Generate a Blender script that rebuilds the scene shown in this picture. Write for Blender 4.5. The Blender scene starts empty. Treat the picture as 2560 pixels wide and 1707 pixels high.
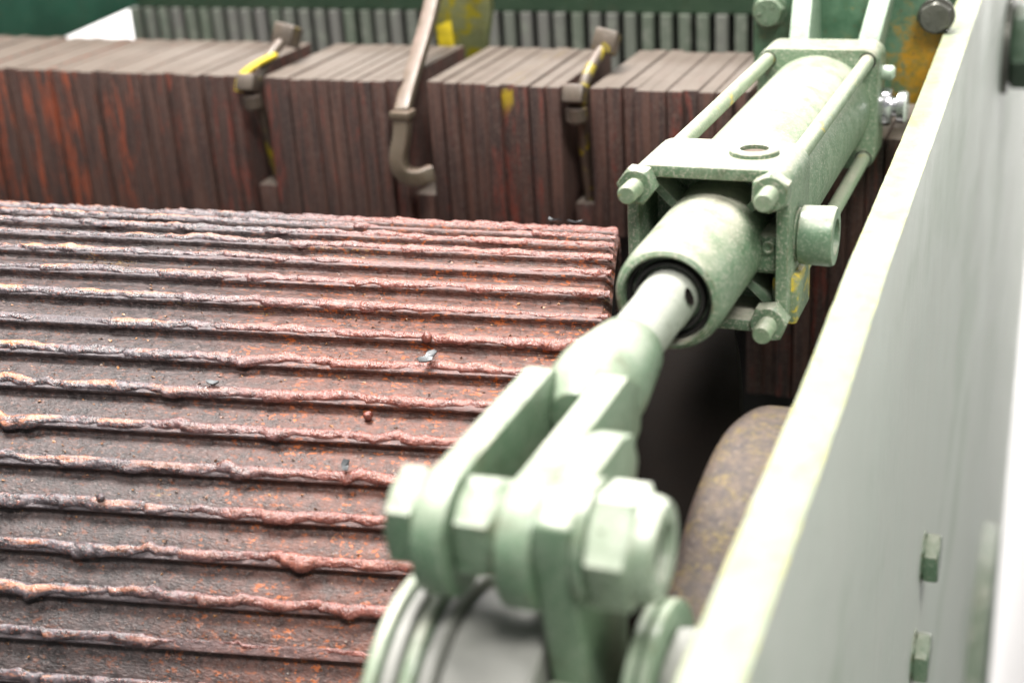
import bpy, bmesh, math, random
import numpy as np
from mathutils import Vector, Matrix, noise as mnoise

SC = bpy.context.scene
COL = SC.collection
random.seed(11)

# ---------------------------------------------------------------- camera
CAM_POS = Vector((0.0, 0.0, 1.5))
RIGHT = Vector((0.92485196, 0.37567356, -0.05931464))
UP = Vector((-0.09766089, 0.38530621, 0.91760638))
BACK = Vector((0.36757476, -0.84285734, 0.39303982))
cam_data = bpy.data.cameras.new("camera")
cam = bpy.data.objects.new("camera", cam_data)
COL.objects.link(cam)
m = Matrix((RIGHT, UP, BACK)).transposed().to_4x4()
m.translation = CAM_POS
cam.matrix_world = m
cam_data.sensor_width = 36.0
cam_data.lens = 49.22
cam_data.clip_start = 0.05
cam_data.clip_end = 60.0
cam_data.dof.use_dof = True
cam_data.dof.focus_distance = 0.93
cam_data.dof.aperture_fstop = 4.4
cam_data.dof.aperture_blades = 7
SC.camera = cam

# ---------------------------------------------------------------- hall light
world = bpy.data.worlds.new("World")
SC.world = world
world.use_nodes = True
bg = world.node_tree.nodes["Background"]
bg.inputs[0].default_value = (0.97, 0.98, 1.0, 1)
bg.inputs[1].default_value = 0.14


def area(name, loc, target, sx, sy, power, color=(1, 0.97, 0.93)):
    l = bpy.data.lights.new(name, 'AREA')
    l.shape = 'RECTANGLE'
    l.size, l.size_y, l.energy, l.color = sx, sy, power, color
    o = bpy.data.objects.new(name, l)
    COL.objects.link(o)
    o.location = loc
    o.rotation_euler = (Vector(target) - Vector(loc)).to_track_quat('-Z', 'Y').to_euler()
    return o


area("area_light", (-0.9, 1.15, 4.0), (-0.5, 0.9, 1.1), 1.7, 0.9, 165)
area("area_light", (0.9, -0.7, 4.0), (-0.3, 0.8, 1.1), 1.2, 0.7, 62)
area("area_light", (-2.0, 4.3, 3.2), (-2.2, 6.0, 0.0), 4.0, 0.8, 620)  # added lamp, only there to whiten the back wall

SC.view_settings.view_transform = 'Standard'
SC.view_settings.look = 'None'
SC.view_settings.exposure = 0.98
SC.view_settings.gamma = 1.0
SC.cycles.max_bounces = 6
SC.cycles.caustics_reflective = False
SC.cycles.caustics_refractive = False
SC.cycles.sample_clamp_indirect = 3.0
SC.cycles.use_denoising = True


# ---------------------------------------------------------------- materials
class NT:
    def __init__(self, name):
        self.m = bpy.data.materials.new(name)
        self.m.use_nodes = True
        self.t = self.m.node_tree
        self.b = self.t.nodes["Principled BSDF"]
        self.geo = self.t.nodes.new('ShaderNodeNewGeometry')
        self.tc = None

    def pos(self, scale=(1, 1, 1), obj=None, rot=None):
        """object-space (or world) coordinates, scaled"""
        mp = self.t.nodes.new('ShaderNodeMapping')
        mp.inputs['Scale'].default_value = scale
        if rot:
            mp.inputs['Rotation'].default_value = rot
        if obj is None:
            self.t.links.new(self.geo.outputs['Position'], mp.inputs['Vector'])
        else:
            tc = self.t.nodes.new('ShaderNodeTexCoord')
            tc.object = obj
            self.t.links.new(tc.outputs['Object'], mp.inputs['Vector'])
        return mp.outputs[0]

    def noise(self, vec, scale, detail=4, rough=0.6, dist=0.0):
        n = self.t.nodes.new('ShaderNodeTexNoise')
        n.inputs['Scale'].default_value = scale
        n.inputs['Detail'].default_value = detail
        n.inputs['Roughness'].default_value = rough
        n.inputs['Distortion'].default_value = dist
        self.t.links.new(vec, n.inputs['Vector'])
        return n.outputs['Fac']

    def vor(self, vec, scale):
        n = self.t.nodes.new('ShaderNodeTexVoronoi')
        n.inputs['Scale'].default_value = scale
        self.t.links.new(vec, n.inputs['Vector'])
        return n.outputs['Distance']

    def ramp(self, fac, lo, hi, a=0.0, b=1.0):
        n = self.t.nodes.new('ShaderNodeMapRange')
        n.interpolation_type = 'SMOOTHSTEP'
        n.inputs['From Min'].default_value = lo
        n.inputs['From Max'].default_value = hi
        n.inputs['To Min'].default_value = a
        n.inputs['To Max'].default_value = b
        self.t.links.new(fac, n.inputs['Value'])
        return n.outputs[0]

    def math(self, op, a, b):
        n = self.t.nodes.new('ShaderNodeMath')
        n.operation = op
        for i, v in enumerate((a, b)):
            if isinstance(v, (int, float)):
                n.inputs[i].default_value = v
            else:
                self.t.links.new(v, n.inputs[i])
        return n.outputs[0]

    def mix(self, fac, a, b):
        n = self.t.nodes.new('ShaderNodeMix')
        n.data_type = 'RGBA'
        if isinstance(fac, (int, float)):
            n.inputs[0].default_value = fac
        else:
            self.t.links.new(fac, n.inputs[0])
        for i, v in ((6, a), (7, b)):
            if isinstance(v, tuple):
                n.inputs[i].default_value = (*v, 1)
            else:
                self.t.links.new(v, n.inputs[i])
        return n.outputs[2]

    def up(self, lo=0.25, hi=0.95):
        s = self.t.nodes.new('ShaderNodeSeparateXYZ')
        self.t.links.new(self.geo.outputs['Normal'], s.inputs[0])
        return self.ramp(s.outputs['Z'], lo, hi)

    def axis(self, vec, ax):
        s = self.t.nodes.new('ShaderNodeSeparateXYZ')
        self.t.links.new(vec, s.inputs[0])
        return s.outputs[ax]

    def rand(self):
        return self.t.nodes.new('ShaderNodeObjectInfo').outputs['Random']

    def attr(self, name):
        n = self.t.nodes.new('ShaderNodeAttribute')
        n.attribute_name = name
        return n.outputs['Fac']

    def bump(self, h, strength=0.3, dist=0.001, prev=None):
        n = self.t.nodes.new('ShaderNodeBump')
        n.inputs['Strength'].default_value = strength
        n.inputs['Distance'].default_value = dist
        self.t.links.new(h, n.inputs['Height'])
        if prev is not None:
            self.t.links.new(prev, n.inputs['Normal'])
        return n.outputs[0]

    def done(self, color, rough=0.5, metal=0.0, normal=None, spec=None):
        b = self.b
        if isinstance(color, tuple):
            b.inputs['Base Color'].default_value = (*color, 1)
        else:
            self.t.links.new(color, b.inputs['Base Color'])
        for nm, v in (('Roughness', rough), ('Metallic', metal)):
            if isinstance(v, (int, float)):
                b.inputs[nm].default_value = v
            else:
                self.t.links.new(v, b.inputs[nm])
        if normal is not None:
            self.t.links.new(normal, b.inputs['Normal'])
        if spec is not None:
            b.inputs['Specular IOR Level'].default_value = spec
        return self.m


def paint(name, ca, cb, dust_light=0.7, dust_light_col=(0.56, 0.50, 0.43), yellow=0.0, rough=0.4, speck=0.35, ycol=(0.62, 0.45, 0.03), grime=0.45, edge=0.0):
    n = NT(name)
    p = n.pos()
    big = n.noise(p, 14, 5, 0.65)
    fine = n.noise(p, 520, 4, 0.8)
    mid = n.noise(p, 70, 4, 0.6)
    c = n.mix(n.ramp(big, 0.35, 0.65), ca, cb)
    c = n.mix(n.math('MULTIPLY', n.ramp(fine, 0.50, 0.64), speck), c, dust_light_col)
    if yellow > 0:
        y = n.math('MULTIPLY', n.ramp(n.noise(p, 33, 6, 0.7, 0.4), 0.62 - 0.12 * yellow, 0.70 - 0.12 * yellow), min(1.0, 0.5 + yellow))
        c = n.mix(y, c, ycol)
    if dust_light > 0:
        d = n.math('MULTIPLY', n.up(0.35, 0.98), n.ramp(mid, 0.25, 0.6, 0.45, 1.0))  # up-facing tint: settled dust plus painted whitening of lit tops
        d = n.math('MULTIPLY', d, n.ramp(big, 0.38, 0.62, 1.0, 0.35))
        c = n.mix(n.math('MULTIPLY', d, dust_light), c, dust_light_col)
    stain = n.math('MULTIPLY', n.ramp(n.noise(p, 24, 6, 0.75, 0.6), 0.54, 0.72), grime)
    c = n.mix(stain, c, (0.085, 0.075, 0.045))
    chip = n.ramp(n.noise(p, 120, 3, 0.7), 0.70, 0.73)
    c = n.mix(n.math('MULTIPLY', chip, 0.6), c, (0.07, 0.06, 0.045))
    if edge > 0:
        bv = n.t.nodes.new('ShaderNodeBevel')
        bv.samples = 3
        bv.inputs['Radius'].default_value = edge
        dt = n.t.nodes.new('ShaderNodeVectorMath')
        dt.operation = 'DOT_PRODUCT'
        n.t.links.new(bv.outputs[0], dt.inputs[0])
        n.t.links.new(n.geo.outputs['Normal'], dt.inputs[1])
        em = n.math('MULTIPLY', n.ramp(dt.outputs['Value'], 0.995, 0.93), n.ramp(n.noise(p, 160, 5, 0.75), 0.44, 0.58))
        c = n.mix(n.math('MULTIPLY', em, 0.8), c, n.mix(n.ramp(n.noise(p, 60, 3), 0.45, 0.55), (0.42, 0.42, 0.36), (0.16, 0.10, 0.05)))
    nb = n.bump(n.noise(p, 260, 4, 0.6), 0.35, 0.0006)
    nb = n.bump(n.noise(p, 45, 3, 0.5), 0.25, 0.0015, nb)
    r = n.ramp(mid, 0.3, 0.7, rough - 0.08, rough + 0.15)
    return n.done(c, r, 0.0, nb)


GREEN = paint("pale_green_paint", (0.080, 0.150, 0.082), (0.145, 0.215, 0.135), dust_light=0.85, dust_light_col=(0.50, 0.465, 0.39), edge=0.0016, speck=0.7)
GREEN_ROD = paint("pale_green_rod_paint", (0.16, 0.23, 0.14), (0.22, 0.28, 0.19), dust_light=0.6, yellow=0.25, speck=0.3)
GREEN_CLEAN = paint("glossy_green_paint", (0.085, 0.155, 0.090), (0.150, 0.22, 0.145), dust_light=0.85, dust_light_col=(0.50, 0.505, 0.42), speck=0.3, rough=0.34, edge=0.0018, grime=0.6)
GREEN_DARK = paint("dark_green_paint", (0.040, 0.080, 0.048), (0.055, 0.10, 0.06), dust_light=0.2, speck=0.12)
GREEN_TEAL = paint("teal_green_paint", (0.020, 0.095, 0.060), (0.030, 0.125, 0.080), dust_light=0.1, speck=0.1)
EAR_PAINT = paint("toplit_bracket_paint", (0.30, 0.40, 0.30), (0.36, 0.45, 0.35), dust_light=1.0, dust_light_col=(0.88, 0.88, 0.84), speck=0.3)  # near-white tint paints the overhead light onto the ear tops


def mk_mount():
    n = NT("rust_stained_green_paint")
    p = n.pos()
    x = n.axis(p, 0)
    z = n.axis(p, 2)
    c = n.mix(n.ramp(n.noise(p, 40, 5), 0.35, 0.65), (0.065, 0.145, 0.085), (0.12, 0.22, 0.14))
    zone = n.math('MULTIPLY', n.ramp(x, -0.185, -0.14), n.ramp(z, 1.285, 1.245))
    f = n.math('ADD', n.math('MULTIPLY', n.noise(p, 110, 6, 0.8), 1.0), n.math('MULTIPLY', zone, 0.30))
    oc = n.mix(n.ramp(n.noise(p, 130, 4, 0.7), 0.4, 0.62), (0.50, 0.25, 0.014), (0.30, 0.19, 0.02))
    c = n.mix(n.ramp(f, 0.56, 0.80), c, oc)
    c = n.mix(n.ramp(n.noise(p, 190, 4, 0.7), 0.60, 0.70), c, (0.12, 0.10, 0.05))
    nb = n.bump(n.noise(p, 150, 5, 0.65), 0.6, 0.001)
    return n.done(c, 0.45, 0, nb)


MOUNT = mk_mount()


def mk_frame():
    n = NT("side_frame_paint")
    p = n.pos()
    big = n.noise(p, 6, 5, 0.65)
    c = n.mix(n.ramp(big, 0.3, 0.7), (0.47, 0.53, 0.455), (0.52, 0.56, 0.495))
    gp = n.ramp(n.noise(n.pos((3, 3, 5)), 1.0, 4, 0.6), 0.50, 0.68)
    c = n.mix(n.math('MULTIPLY', gp, 0.55), c, (0.30, 0.38, 0.28))
    run = n.noise(n.pos((45, 45, 1.6)), 1.0, 4, 0.6)
    c = n.mix(n.math('MULTIPLY', n.ramp(run, 0.50, 0.85), 0.07), c, (0.25, 0.24, 0.20))
    dr = n.math('MULTIPLY', n.ramp(n.noise(n.pos((260, 260, 9)), 1.0, 4, 0.7), 0.64, 0.72), n.ramp(big, 0.42, 0.6))
    c = n.mix(n.math('MULTIPLY', dr, 0.28), c, (0.20, 0.18, 0.13))
    up = n.up(0.7, 0.95)
    top = n.mix(n.ramp(n.noise(p, 60, 5, 0.7), 0.35, 0.65), (0.215, 0.255, 0.18), (0.275, 0.30, 0.215))
    top = n.mix(n.math('MULTIPLY', n.ramp(n.noise(p, 38, 6, 0.75, 0.5), 0.50, 0.64), 0.8), top, (0.36, 0.345, 0.13))
    top = n.mix(n.math('MULTIPLY', n.ramp(n.noise(n.pos((500, 90, 90)), 1.0, 4, 0.7), 0.66, 0.72), 0.8), top, (0.12, 0.08, 0.05))
    top = n.mix(n.ramp(n.noise(p, 75, 2, 0.5), 0.76, 0.79), top, (0.45, 0.10, 0.05))
    c = n.mix(up, c, top)
    bv = n.t.nodes.new('ShaderNodeBevel')
    bv.samples = 3
    bv.inputs['Radius'].default_value = 0.002
    dt = n.t.nodes.new('ShaderNodeVectorMath')
    dt.operation = 'DOT_PRODUCT'
    n.t.links.new(bv.outputs[0], dt.inputs[0])
    n.t.links.new(n.geo.outputs['Normal'], dt.inputs[1])
    em = n.math('MULTIPLY', n.ramp(dt.outputs['Value'], 0.995, 0.93), n.ramp(n.noise(p, 90, 5, 0.75), 0.46, 0.60))
    c = n.mix(em, c, (0.42, 0.38, 0.06))
    nb = n.bump(n.noise(p, 200, 4, 0.6), 0.3, 0.0006)
    nb = n.bump(n.noise(p, 18, 3, 0.5), 0.35, 0.004, nb)
    return n.done(c, n.ramp(big, 0.3, 0.7, 0.36, 0.5), 0, nb)


FRAME_PAINT = mk_frame()


def mk_steel(name, col, rough, metal, bump_s=0.2, var=0.5):
    n = NT(name)
    p = n.pos()
    f = n.noise(p, 60, 5, 0.65)
    c = n.mix(n.ramp(f, 0.3, 0.7), tuple(v * (1 - var * 0.5) for v in col), col)
    nb = n.bump(n.noise(p, 300, 4), bump_s, 0.0005)
    return n.done(c, n.ramp(f, 0.3, 0.7, rough, rough + 0.12), metal, nb)


CHROME = mk_steel("chromed_steel", (0.72, 0.72, 0.74), 0.16, 0.95, 0.05, 0.1)
ROD = paint("dusty_rod", (0.26, 0.29, 0.24), (0.32, 0.34, 0.29), dust_light=0.6, dust_light_col=(0.50, 0.49, 0.45), speck=0.1, rough=0.3)
NUT_PAINT = paint("lit_nut_paint", (0.17, 0.235, 0.155), (0.24, 0.30, 0.22), dust_light=0.9, dust_light_col=(0.62, 0.63, 0.55), speck=0.3, rough=0.28, edge=0.0016)  # lighter copy of the green, painting bright light onto the nut
SHAFT = paint("grey_dusty_shaft", (0.19, 0.195, 0.175), (0.25, 0.25, 0.23), dust_light=0.6, dust_light_col=(0.34, 0.335, 0.315), speck=0.3, rough=0.5, grime=0.3)
BOLT_DARK = mk_steel("oily_bolt_steel", (0.16, 0.16, 0.14), 0.35, 0.6, 0.3)
RUBBER = mk_steel("black_wiper_rubber", (0.018, 0.016, 0.015), 0.55, 0.0, 0.4)
BLACK = mk_steel("shade_black", (0.008, 0.006, 0.005), 0.85, 0.0, 0.4)  # near-black paints in the shade on the enclosed hub and inside holes
BLACK.node_tree.nodes["Principled BSDF"].inputs["Specular IOR Level"].default_value = 0.08
DARK_CORE_SHADE = mk_steel("dark_core_and_gap_shade", (0.022, 0.021, 0.02), 0.7, 0.0, 0.3)  # roller core steel; also painted shade behind comb and grille gaps
FLAKE = mk_steel("blue_black_scale", (0.055, 0.06, 0.065), 0.38, 0.3, 0.5)


def mk_wall():
    n = NT("white_hall_wall")
    c = n.mix(n.ramp(n.noise(n.pos(), 1.5, 3), 0.3, 0.7), (0.80, 0.79, 0.80), (0.84, 0.83, 0.84))
    return n.done(c, 0.8)


WALL = mk_wall()


def mk_floor():
    n = NT("grey_concrete")
    p = n.pos()
    c = n.mix(n.noise(p, 3, 6, 0.7), (0.16, 0.155, 0.15), (0.30, 0.29, 0.28))
    return n.done(c, 0.85, 0, n.bump(n.noise(p, 60, 5), 0.3, 0.003))


FLOOR = mk_floor()


def mk_guard():
    n = NT("rusty_yellow_cast_iron")
    p = n.pos()
    f = n.noise(p, 70, 6, 0.8)
    g = n.noise(p, 420, 4, 0.8)
    c = n.mix(n.ramp(n.noise(p, 150, 5, 0.75), 0.35, 0.65), (0.055, 0.045, 0.045), (0.115, 0.083, 0.064))
    yy = n.math('MULTIPLY', n.ramp(f, 0.44, 0.70), n.ramp(g, 0.44, 0.60))
    c = n.mix(yy, c, (0.22, 0.155, 0.02))
    c = n.mix(n.ramp(g, 0.54, 0.68), c, (0.19, 0.145, 0.12))
    nb = n.bump(g, 0.8, 0.0012)
    return n.done(c, 0.55, 0, nb)


GUARD = mk_guard()


def mk_blade():
    n = NT("rusty_blade_steel")
    p = n.pos()
    streak = n.noise(n.pos((230, 230, 11)), 1.0, 5, 0.65)
    streak2 = n.noise(n.pos((210, 210, 22)), 1.0, 5, 0.75)
    grain = n.noise(p, 380, 3, 0.75)
    r = n.rand()
    c = n.mix(n.ramp(streak, 0.35, 0.65), (0.036, 0.023, 0.021), (0.105, 0.053, 0.040))
    c = n.mix(n.ramp(r, 0.0, 1.0, 0.0, 0.55), c, (0.025, 0.019, 0.018))
    x = n.axis(p, 0)
    # the far left blades carry bright red-lead streaks, the rest darker ones
    leftz = n.ramp(x, -0.82, -1.02)
    thr = n.math('ADD', n.math('ADD', streak2, n.math('MULTIPLY', r, 0.16)), n.math('MULTIPLY', leftz, 0.035))
    red = n.ramp(thr, 0.63, 0.75)
    c = n.mix(n.math('MULTIPLY', red, 0.85), c, n.mix(leftz, (0.165, 0.038, 0.026), (0.27, 0.058, 0.022)))
    c = n.mix(n.math('MULTIPLY', n.ramp(grain, 0.45, 0.72), 0.5), c, (0.15, 0.115, 0.10))
    ye = n.math('MULTIPLY', n.ramp(r, 0.90, 0.95), n.ramp(n.axis(p, 2), 1.165, 1.20))
    c = n.mix(n.math('MULTIPLY', ye, n.ramp(n.noise(p, 45, 4), 0.45, 0.62)), c, (0.33, 0.24, 0.01))
    d = n.math('MULTIPLY', n.up(0.6, 0.95), n.ramp(n.noise(n.pos((160, 14, 14)), 1.0, 4, 0.6), 0.2, 0.55, 0.65, 1.0))
    c = n.mix(d, c, n.mix(n.noise(p, 30, 4), (0.088, 0.070, 0.056), (0.150, 0.122, 0.102)))
    nb = n.bump(streak2, 0.5, 0.0012)
    nb = n.bump(grain, 0.4, 0.0006, nb)
    return n.done(c, 0.62, 0, nb, 0.35)


BLADE = mk_blade()


def simple(name, col, rough=0.6, var=0.35, bs=0.4):
    n = NT(name)
    p = n.pos()
    c = n.mix(n.ramp(n.noise(p, 70, 5, 0.7), 0.3, 0.7), tuple(v * (1 - var) for v in col), col)
    return n.done(c, rough, 0, n.bump(n.noise(p, 200, 4), bs, 0.0008))


YELLOW = simple("yellow_paint", (0.55, 0.42, 0.01))
CLAMP = paint("dusty_clamp_steel", (0.06, 0.05, 0.04), (0.10, 0.08, 0.06), dust_light=1.0, dust_light_col=(0.24, 0.18, 0.15), yellow=0.45, ycol=(0.33, 0.26, 0.01))
HOOK = paint("dusty_hook_steel", (0.075, 0.066, 0.045), (0.115, 0.095, 0.068), dust_light=0.9, dust_light_col=(0.21, 0.135, 0.11), yellow=0.25, ycol=(0.33, 0.26, 0.01))
GUSSET = paint("yellow_specked_green_paint", (0.10, 0.125, 0.05), (0.15, 0.165, 0.06), dust_light=0.3, yellow=1.0, ycol=(0.26, 0.225, 0.008))


def mk_bar():
    n = NT("grey_green_bar_paint")
    p = n.pos()
    r = n.rand()
    c = n.mix(r, (0.125, 0.150, 0.115), (0.175, 0.170, 0.16))
    c = n.mix(n.ramp(n.noise(p, 60, 4), 0.5, 0.7), c, (0.20, 0.215, 0.18))
    return n.done(c, 0.5, 0, n.bump(n.noise(p, 140, 3), 0.3, 0.001))


BAR = mk_bar()

# ---------------------------------------------------------------- mesh helpers


def finish(bm, ang=35.0):
    bmesh.ops.recalc_face_normals(bm, faces=bm.faces[:])
    lim = math.radians(ang)
    for f in bm.faces:
        f.smooth = True
    for e in bm.edges:
        if len(e.link_faces) == 2:
            e.smooth = e.calc_face_angle(0.0) < lim
        else:
            e.smooth = False


def obj(name, bm, mat, parent=None, loc=None, rot=None, ang=35.0):
    finish(bm, ang)
    me = bpy.data.meshes.new(name)
    bm.to_mesh(me)
    bm.free()
    me.materials.append(mat)
    o = bpy.data.objects.new(name, me)
    COL.objects.link(o)
    if parent is not None:
        o.parent = parent
    if loc is not None:
        o.location = loc
    if rot is not None:
        o.rotation_euler = rot
    return o


def tag(o, label=None, cat=None, group=None, kind=None):
    if label:
        o['label'] = label
    if cat:
        o['category'] = cat
    if group:
        o['group'] = group
    if kind:
        o['kind'] = kind
    return o


def thing(name, label, cat, mat4=None, loc=(0, 0, 0), group=None):
    e = bpy.data.objects.new(name, None)
    e.empty_display_size = 0.05
    COL.objects.link(e)
    if mat4 is not None:
        e.matrix_world = mat4
    else:
        e.location = loc
    return tag(e, label, cat, group)


def dup(o, parent, loc=None, rot=None):
    c = o.copy()
    COL.objects.link(c)
    c.parent = parent
    if loc is not None:
        c.location = loc
    if rot is not None:
        c.rotation_euler = rot
    return c


def B():
    return bmesh.new()


def bevel_all(bm, w, seg=2, ang=30):
    if w <= 0:
        return bm
    es = [e for e in bm.edges if len(e.link_faces) == 2 and e.calc_face_angle(0) > math.radians(ang)]
    bmesh.ops.bevel(bm, geom=es, offset=w, segments=seg, profile=0.5, affect='EDGES', clamp_overlap=True)
    return bm


def box(x0, x1, y0, y1, z0, z1, bev=0.001, seg=2):
    bm = B()
    vs = [bm.verts.new((x, y, z)) for x in (x0, x1) for y in (y0, y1) for z in (z0, z1)]
    for q in ((0, 1, 3, 2), (4, 6, 7, 5), (0, 4, 5, 1), (2, 3, 7, 6), (0, 2, 6, 4), (1, 5, 7, 3)):
        bm.faces.new([vs[i] for i in q])
    bmesh.ops.recalc_face_normals(bm, faces=bm.faces[:])
    return bevel_all(bm, bev, seg)


def lathe(prof, axis='Y', seg=40, center=(0, 0, 0)):
    """prof: list of (a, r) along the axis; r=0 closes the end"""
    bm = B()
    rings = []
    cx, cy, cz = center

    def P(a, r, t):
        c, s = r * math.cos(t), r * math.sin(t)
        if axis == 'Y':
            return (cx + c, cy + a, cz + s)
        if axis == 'X':
            return (cx + a, cy + c, cz + s)
        return (cx + c, cy + s, cz + a)
    for a, r in prof:
        if r <= 1e-7:
            rings.append([bm.verts.new(P(a, 0, 0))])
        else:
            rings.append([bm.verts.new(P(a, r, 2 * math.pi * k / seg)) for k in range(seg)])
    for i in range(len(rings) - 1):
        A, Bq = rings[i], rings[i + 1]
        for k in range(seg):
            k2 = (k + 1) % seg
            if len(A) == 1 and len(Bq) == 1:
                continue
            if len(A) == 1:
                bm.faces.new((A[0], Bq[k2], Bq[k]))
            elif len(Bq) == 1:
                bm.faces.new((A[k], A[k2], Bq[0]))
            else:
                bm.faces.new((A[k], A[k2], Bq[k2], Bq[k]))
    return bm


def rod(a0, a1, r, axis='Y', seg=32, center=(0, 0, 0), ch=0.001):
    return lathe([(a0, 0), (a0, r - ch), (a0 + ch, r), (a1 - ch, r), (a1, r - ch), (a1, 0)], axis, seg, center)


def hexprism(a0, a1, af, axis='X', center=(0, 0, 0), rot=0.0, chamfer=0.12, bore=0.0, bore_d=0.0):
    """hex head: across-flats af; chamfered corners on both ends"""
    R = af / math.sqrt(3)
    bm = B()
    cx, cy, cz = center

    def P(a, r, t):
        c, s = r * math.cos(t), r * math.sin(t)
        if axis == 'X':
            return (cx + a, cy + c, cz + s)
        if axis == 'Y':
            return (cx + c, cy + a, cz + s)
        return (cx + c, cy + s, cz + a)
    # fine ring: 6 sides * 4
    seg = 24

    def rr(t, ch):
        k = ((t + math.pi / 6) % (math.pi / 3)) - math.pi / 6
        r = (af / 2) / math.cos(k if False else ((t % (math.pi / 3)) - math.pi / 6))
        return min(r, ch)
    lev = []
    h = a1 - a0
    inr = af / 2
    for a, cap in ((a0, inr * 0.97), (a0 + (R - inr) * 0.55 * (1 if h > 0 else -1), R * 2), (a1 - (R - inr) * 0.55 * (1 if h > 0 else -1), R * 2), (a1, inr * 0.97)):
        lev.append([bm.verts.new(P(a, rr(2 * math.pi * k / seg, cap), 2 * math.pi * k / seg + rot)) for k in range(seg)])
    for i in range(3):
        for k in range(seg):
            k2 = (k + 1) % seg
            bm.faces.new((lev[i][k], lev[i][k2], lev[i + 1][k2], lev[i + 1][k]))
    bm.faces.new(lev[0])
    if bore > 0:
        r1 = [bm.verts.new(P(a1, bore, 2 * math.pi * k / seg + rot)) for k in range(seg)]
        r2 = [bm.verts.new(P(a1 - bore_d, bore, 2 * math.pi * k / seg + rot)) for k in range(seg)]
        for k in range(seg):
            k2 = (k + 1) % seg
            bm.faces.new((lev[3][k], lev[3][k2], r1[k2], r1[k]))
            bm.faces.new((r1[k], r1[k2], r2[k2], r2[k]))
        bm.faces.new(r2)
    else:
        bm.faces.new(lev[3])
    return bm


def prism(pts, x0, x1, axes='YZ', bev=0.001, seg=2):
    """polygon pts in the plane of axes, extruded along the third axis"""
    bm = B()

    def P(p, x):
        if axes == 'YZ':
            return (x, p[0], p[1])
        if axes == 'XZ':
            return (p[0], x, p[1])
        return (p[0], p[1], x)
    a = [bm.verts.new(P(p, x0)) for p in pts]
    b = [bm.verts.new(P(p, x1)) for p in pts]
    bm.faces.new(a)
    bm.faces.new(list(reversed(b)))
    for i in range(len(pts)):
        j = (i + 1) % len(pts)
        bm.faces.new((a[i], b[i], b[j], a[j]))
    bmesh.ops.recalc_face_normals(bm, faces=bm.faces[:])
    return bevel_all(bm, bev, seg)


def rrect(hx, hz, r, n=6, cx=0, cz=0):
    out = []
    for (sx, sz, a0) in ((1, 1, 0), (-1, 1, 90), (-1, -1, 180), (1, -1, 270)):
        for k in range(n + 1):
            t = math.radians(a0 + 90 * k / n)
            out.append((cx + sx * (hx - r) + r * math.cos(t), cz + sz * (hz - r) + r * math.sin(t)))
    return out


def sweep(path, section, upv=(1, 0, 0), closed_section=True):
    """sweep a 2-D section (list of (a,b) or function(i)->list) along path; a runs along upv-projected, b across"""
    bm = B()
    P = [Vector(p) for p in path]
    rings = []
    for i, p in enumerate(P):
        d = (P[min(i + 1, len(P) - 1)] - P[max(i - 1, 0)]).normalized()
        u = Vector(upv)
        u = (u - d * u.dot(d)).normalized()
        v = d.cross(u)
        sec = section(i) if callable(section) else section
        rings.append([bm.verts.new(p + u * a + v * b) for a, b in sec])
    n = len(rings[0])
    for i in range(len(rings) - 1):
        for k in range(n):
            k2 = (k + 1) % n
            bm.faces.new((rings[i][k], rings[i][k2], rings[i + 1][k2], rings[i + 1][k]))
    bm.faces.new(rings[0])
    bm.faces.new(rings[-1])
    return bm


def spline(pts, n):
    """Catmull-Rom through pts"""
    P = [Vector(p) for p in pts]
    P = [P[0] * 2 - P[1]] + P + [P[-1] * 2 - P[-2]]
    out = []
    for i in range(1, len(P) - 2):
        for k in range(n):
            t = k / n
            a, b, c, d = P[i - 1], P[i], P[i + 1], P[i + 2]
            out.append(0.5 * ((2 * b) + (c - a) * t + (2 * a - 5 * b + 4 * c - d) * t * t + (3 * b - a - 3 * c + d) * t ** 3))
    out.append(P[-2])
    return out


def circ(r, n=16, ry=None):
    return [(r * math.cos(2 * math.pi * k / n), (ry or r) * math.sin(2 * math.pi * k / n)) for k in range(n)]


# ================================================================ SETTING
wall = obj('wall', box(-9, 9, 6.0, 6.2, -3.0, 6.0, 0), WALL)
tag(wall, kind='structure')
floor = obj('floor', box(-9, 9, -5, 6.0, -3.1, -3.0, 0), FLOOR)
tag(floor, kind='structure')

# ================================================================ SIDE FRAME
PX0, PX1, PZ = -0.1145, -0.0925, 1.236
fr = thing('side_frame', 'long pale green steel side plate running along the right of the machine', 'frame', loc=(PX0, 1.6, -1.2))
ctrl = [(0.05, 1.206), (0.34, 1.215), (0.58, 1.2195), (0.72, 1.230), (1.0, 1.238), (1.36, 1.256), (5.6, 1.40)]
edge_pts = []
yy_ = 0.05
while yy_ < 1.9:          # flame-cut top edge, never quite straight
    zz_ = float(np.interp(yy_, [c[0] for c in ctrl], [c[1] for c in ctrl]))
    edge_pts.append((yy_, zz_ + 0.0009 * mnoise.noise(Vector((yy_ * 45, 0.3, 0))) + 0.0007 * mnoise.noise(Vector((yy_ * 190, 0.3, 7)))))
    yy_ += 0.006
bmf = prism([(-0.15, -2.9), (-0.15, 0.9)] + edge_pts + [(5.6, 1.40), (5.6, -2.9)], PX0, PX1, 'YZ', 0.0010, 2)
pl = obj('plate', bmf, FRAME_PAINT)


def world_child(o, parent):
    """parent o while keeping its world-space vertex coordinates"""
    bpy.context.view_layer.update()
    o.parent = parent
    o.matrix_parent_inverse = parent.matrix_world.inverted()
    return o


world_child(pl, fr)
# the plate stands a degree out of square with the machine
YAW = 0.018
fr.matrix_world = Matrix.Translation((PX0, 0.72, 0)) @ Matrix.Rotation(YAW, 4, 'Z') @ Matrix.Translation((-PX0, -0.72, 0)) @ fr.matrix_world


def on_plate(y, z):
    return (PX1 - YAW * (y - 0.72), y, z)


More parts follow.
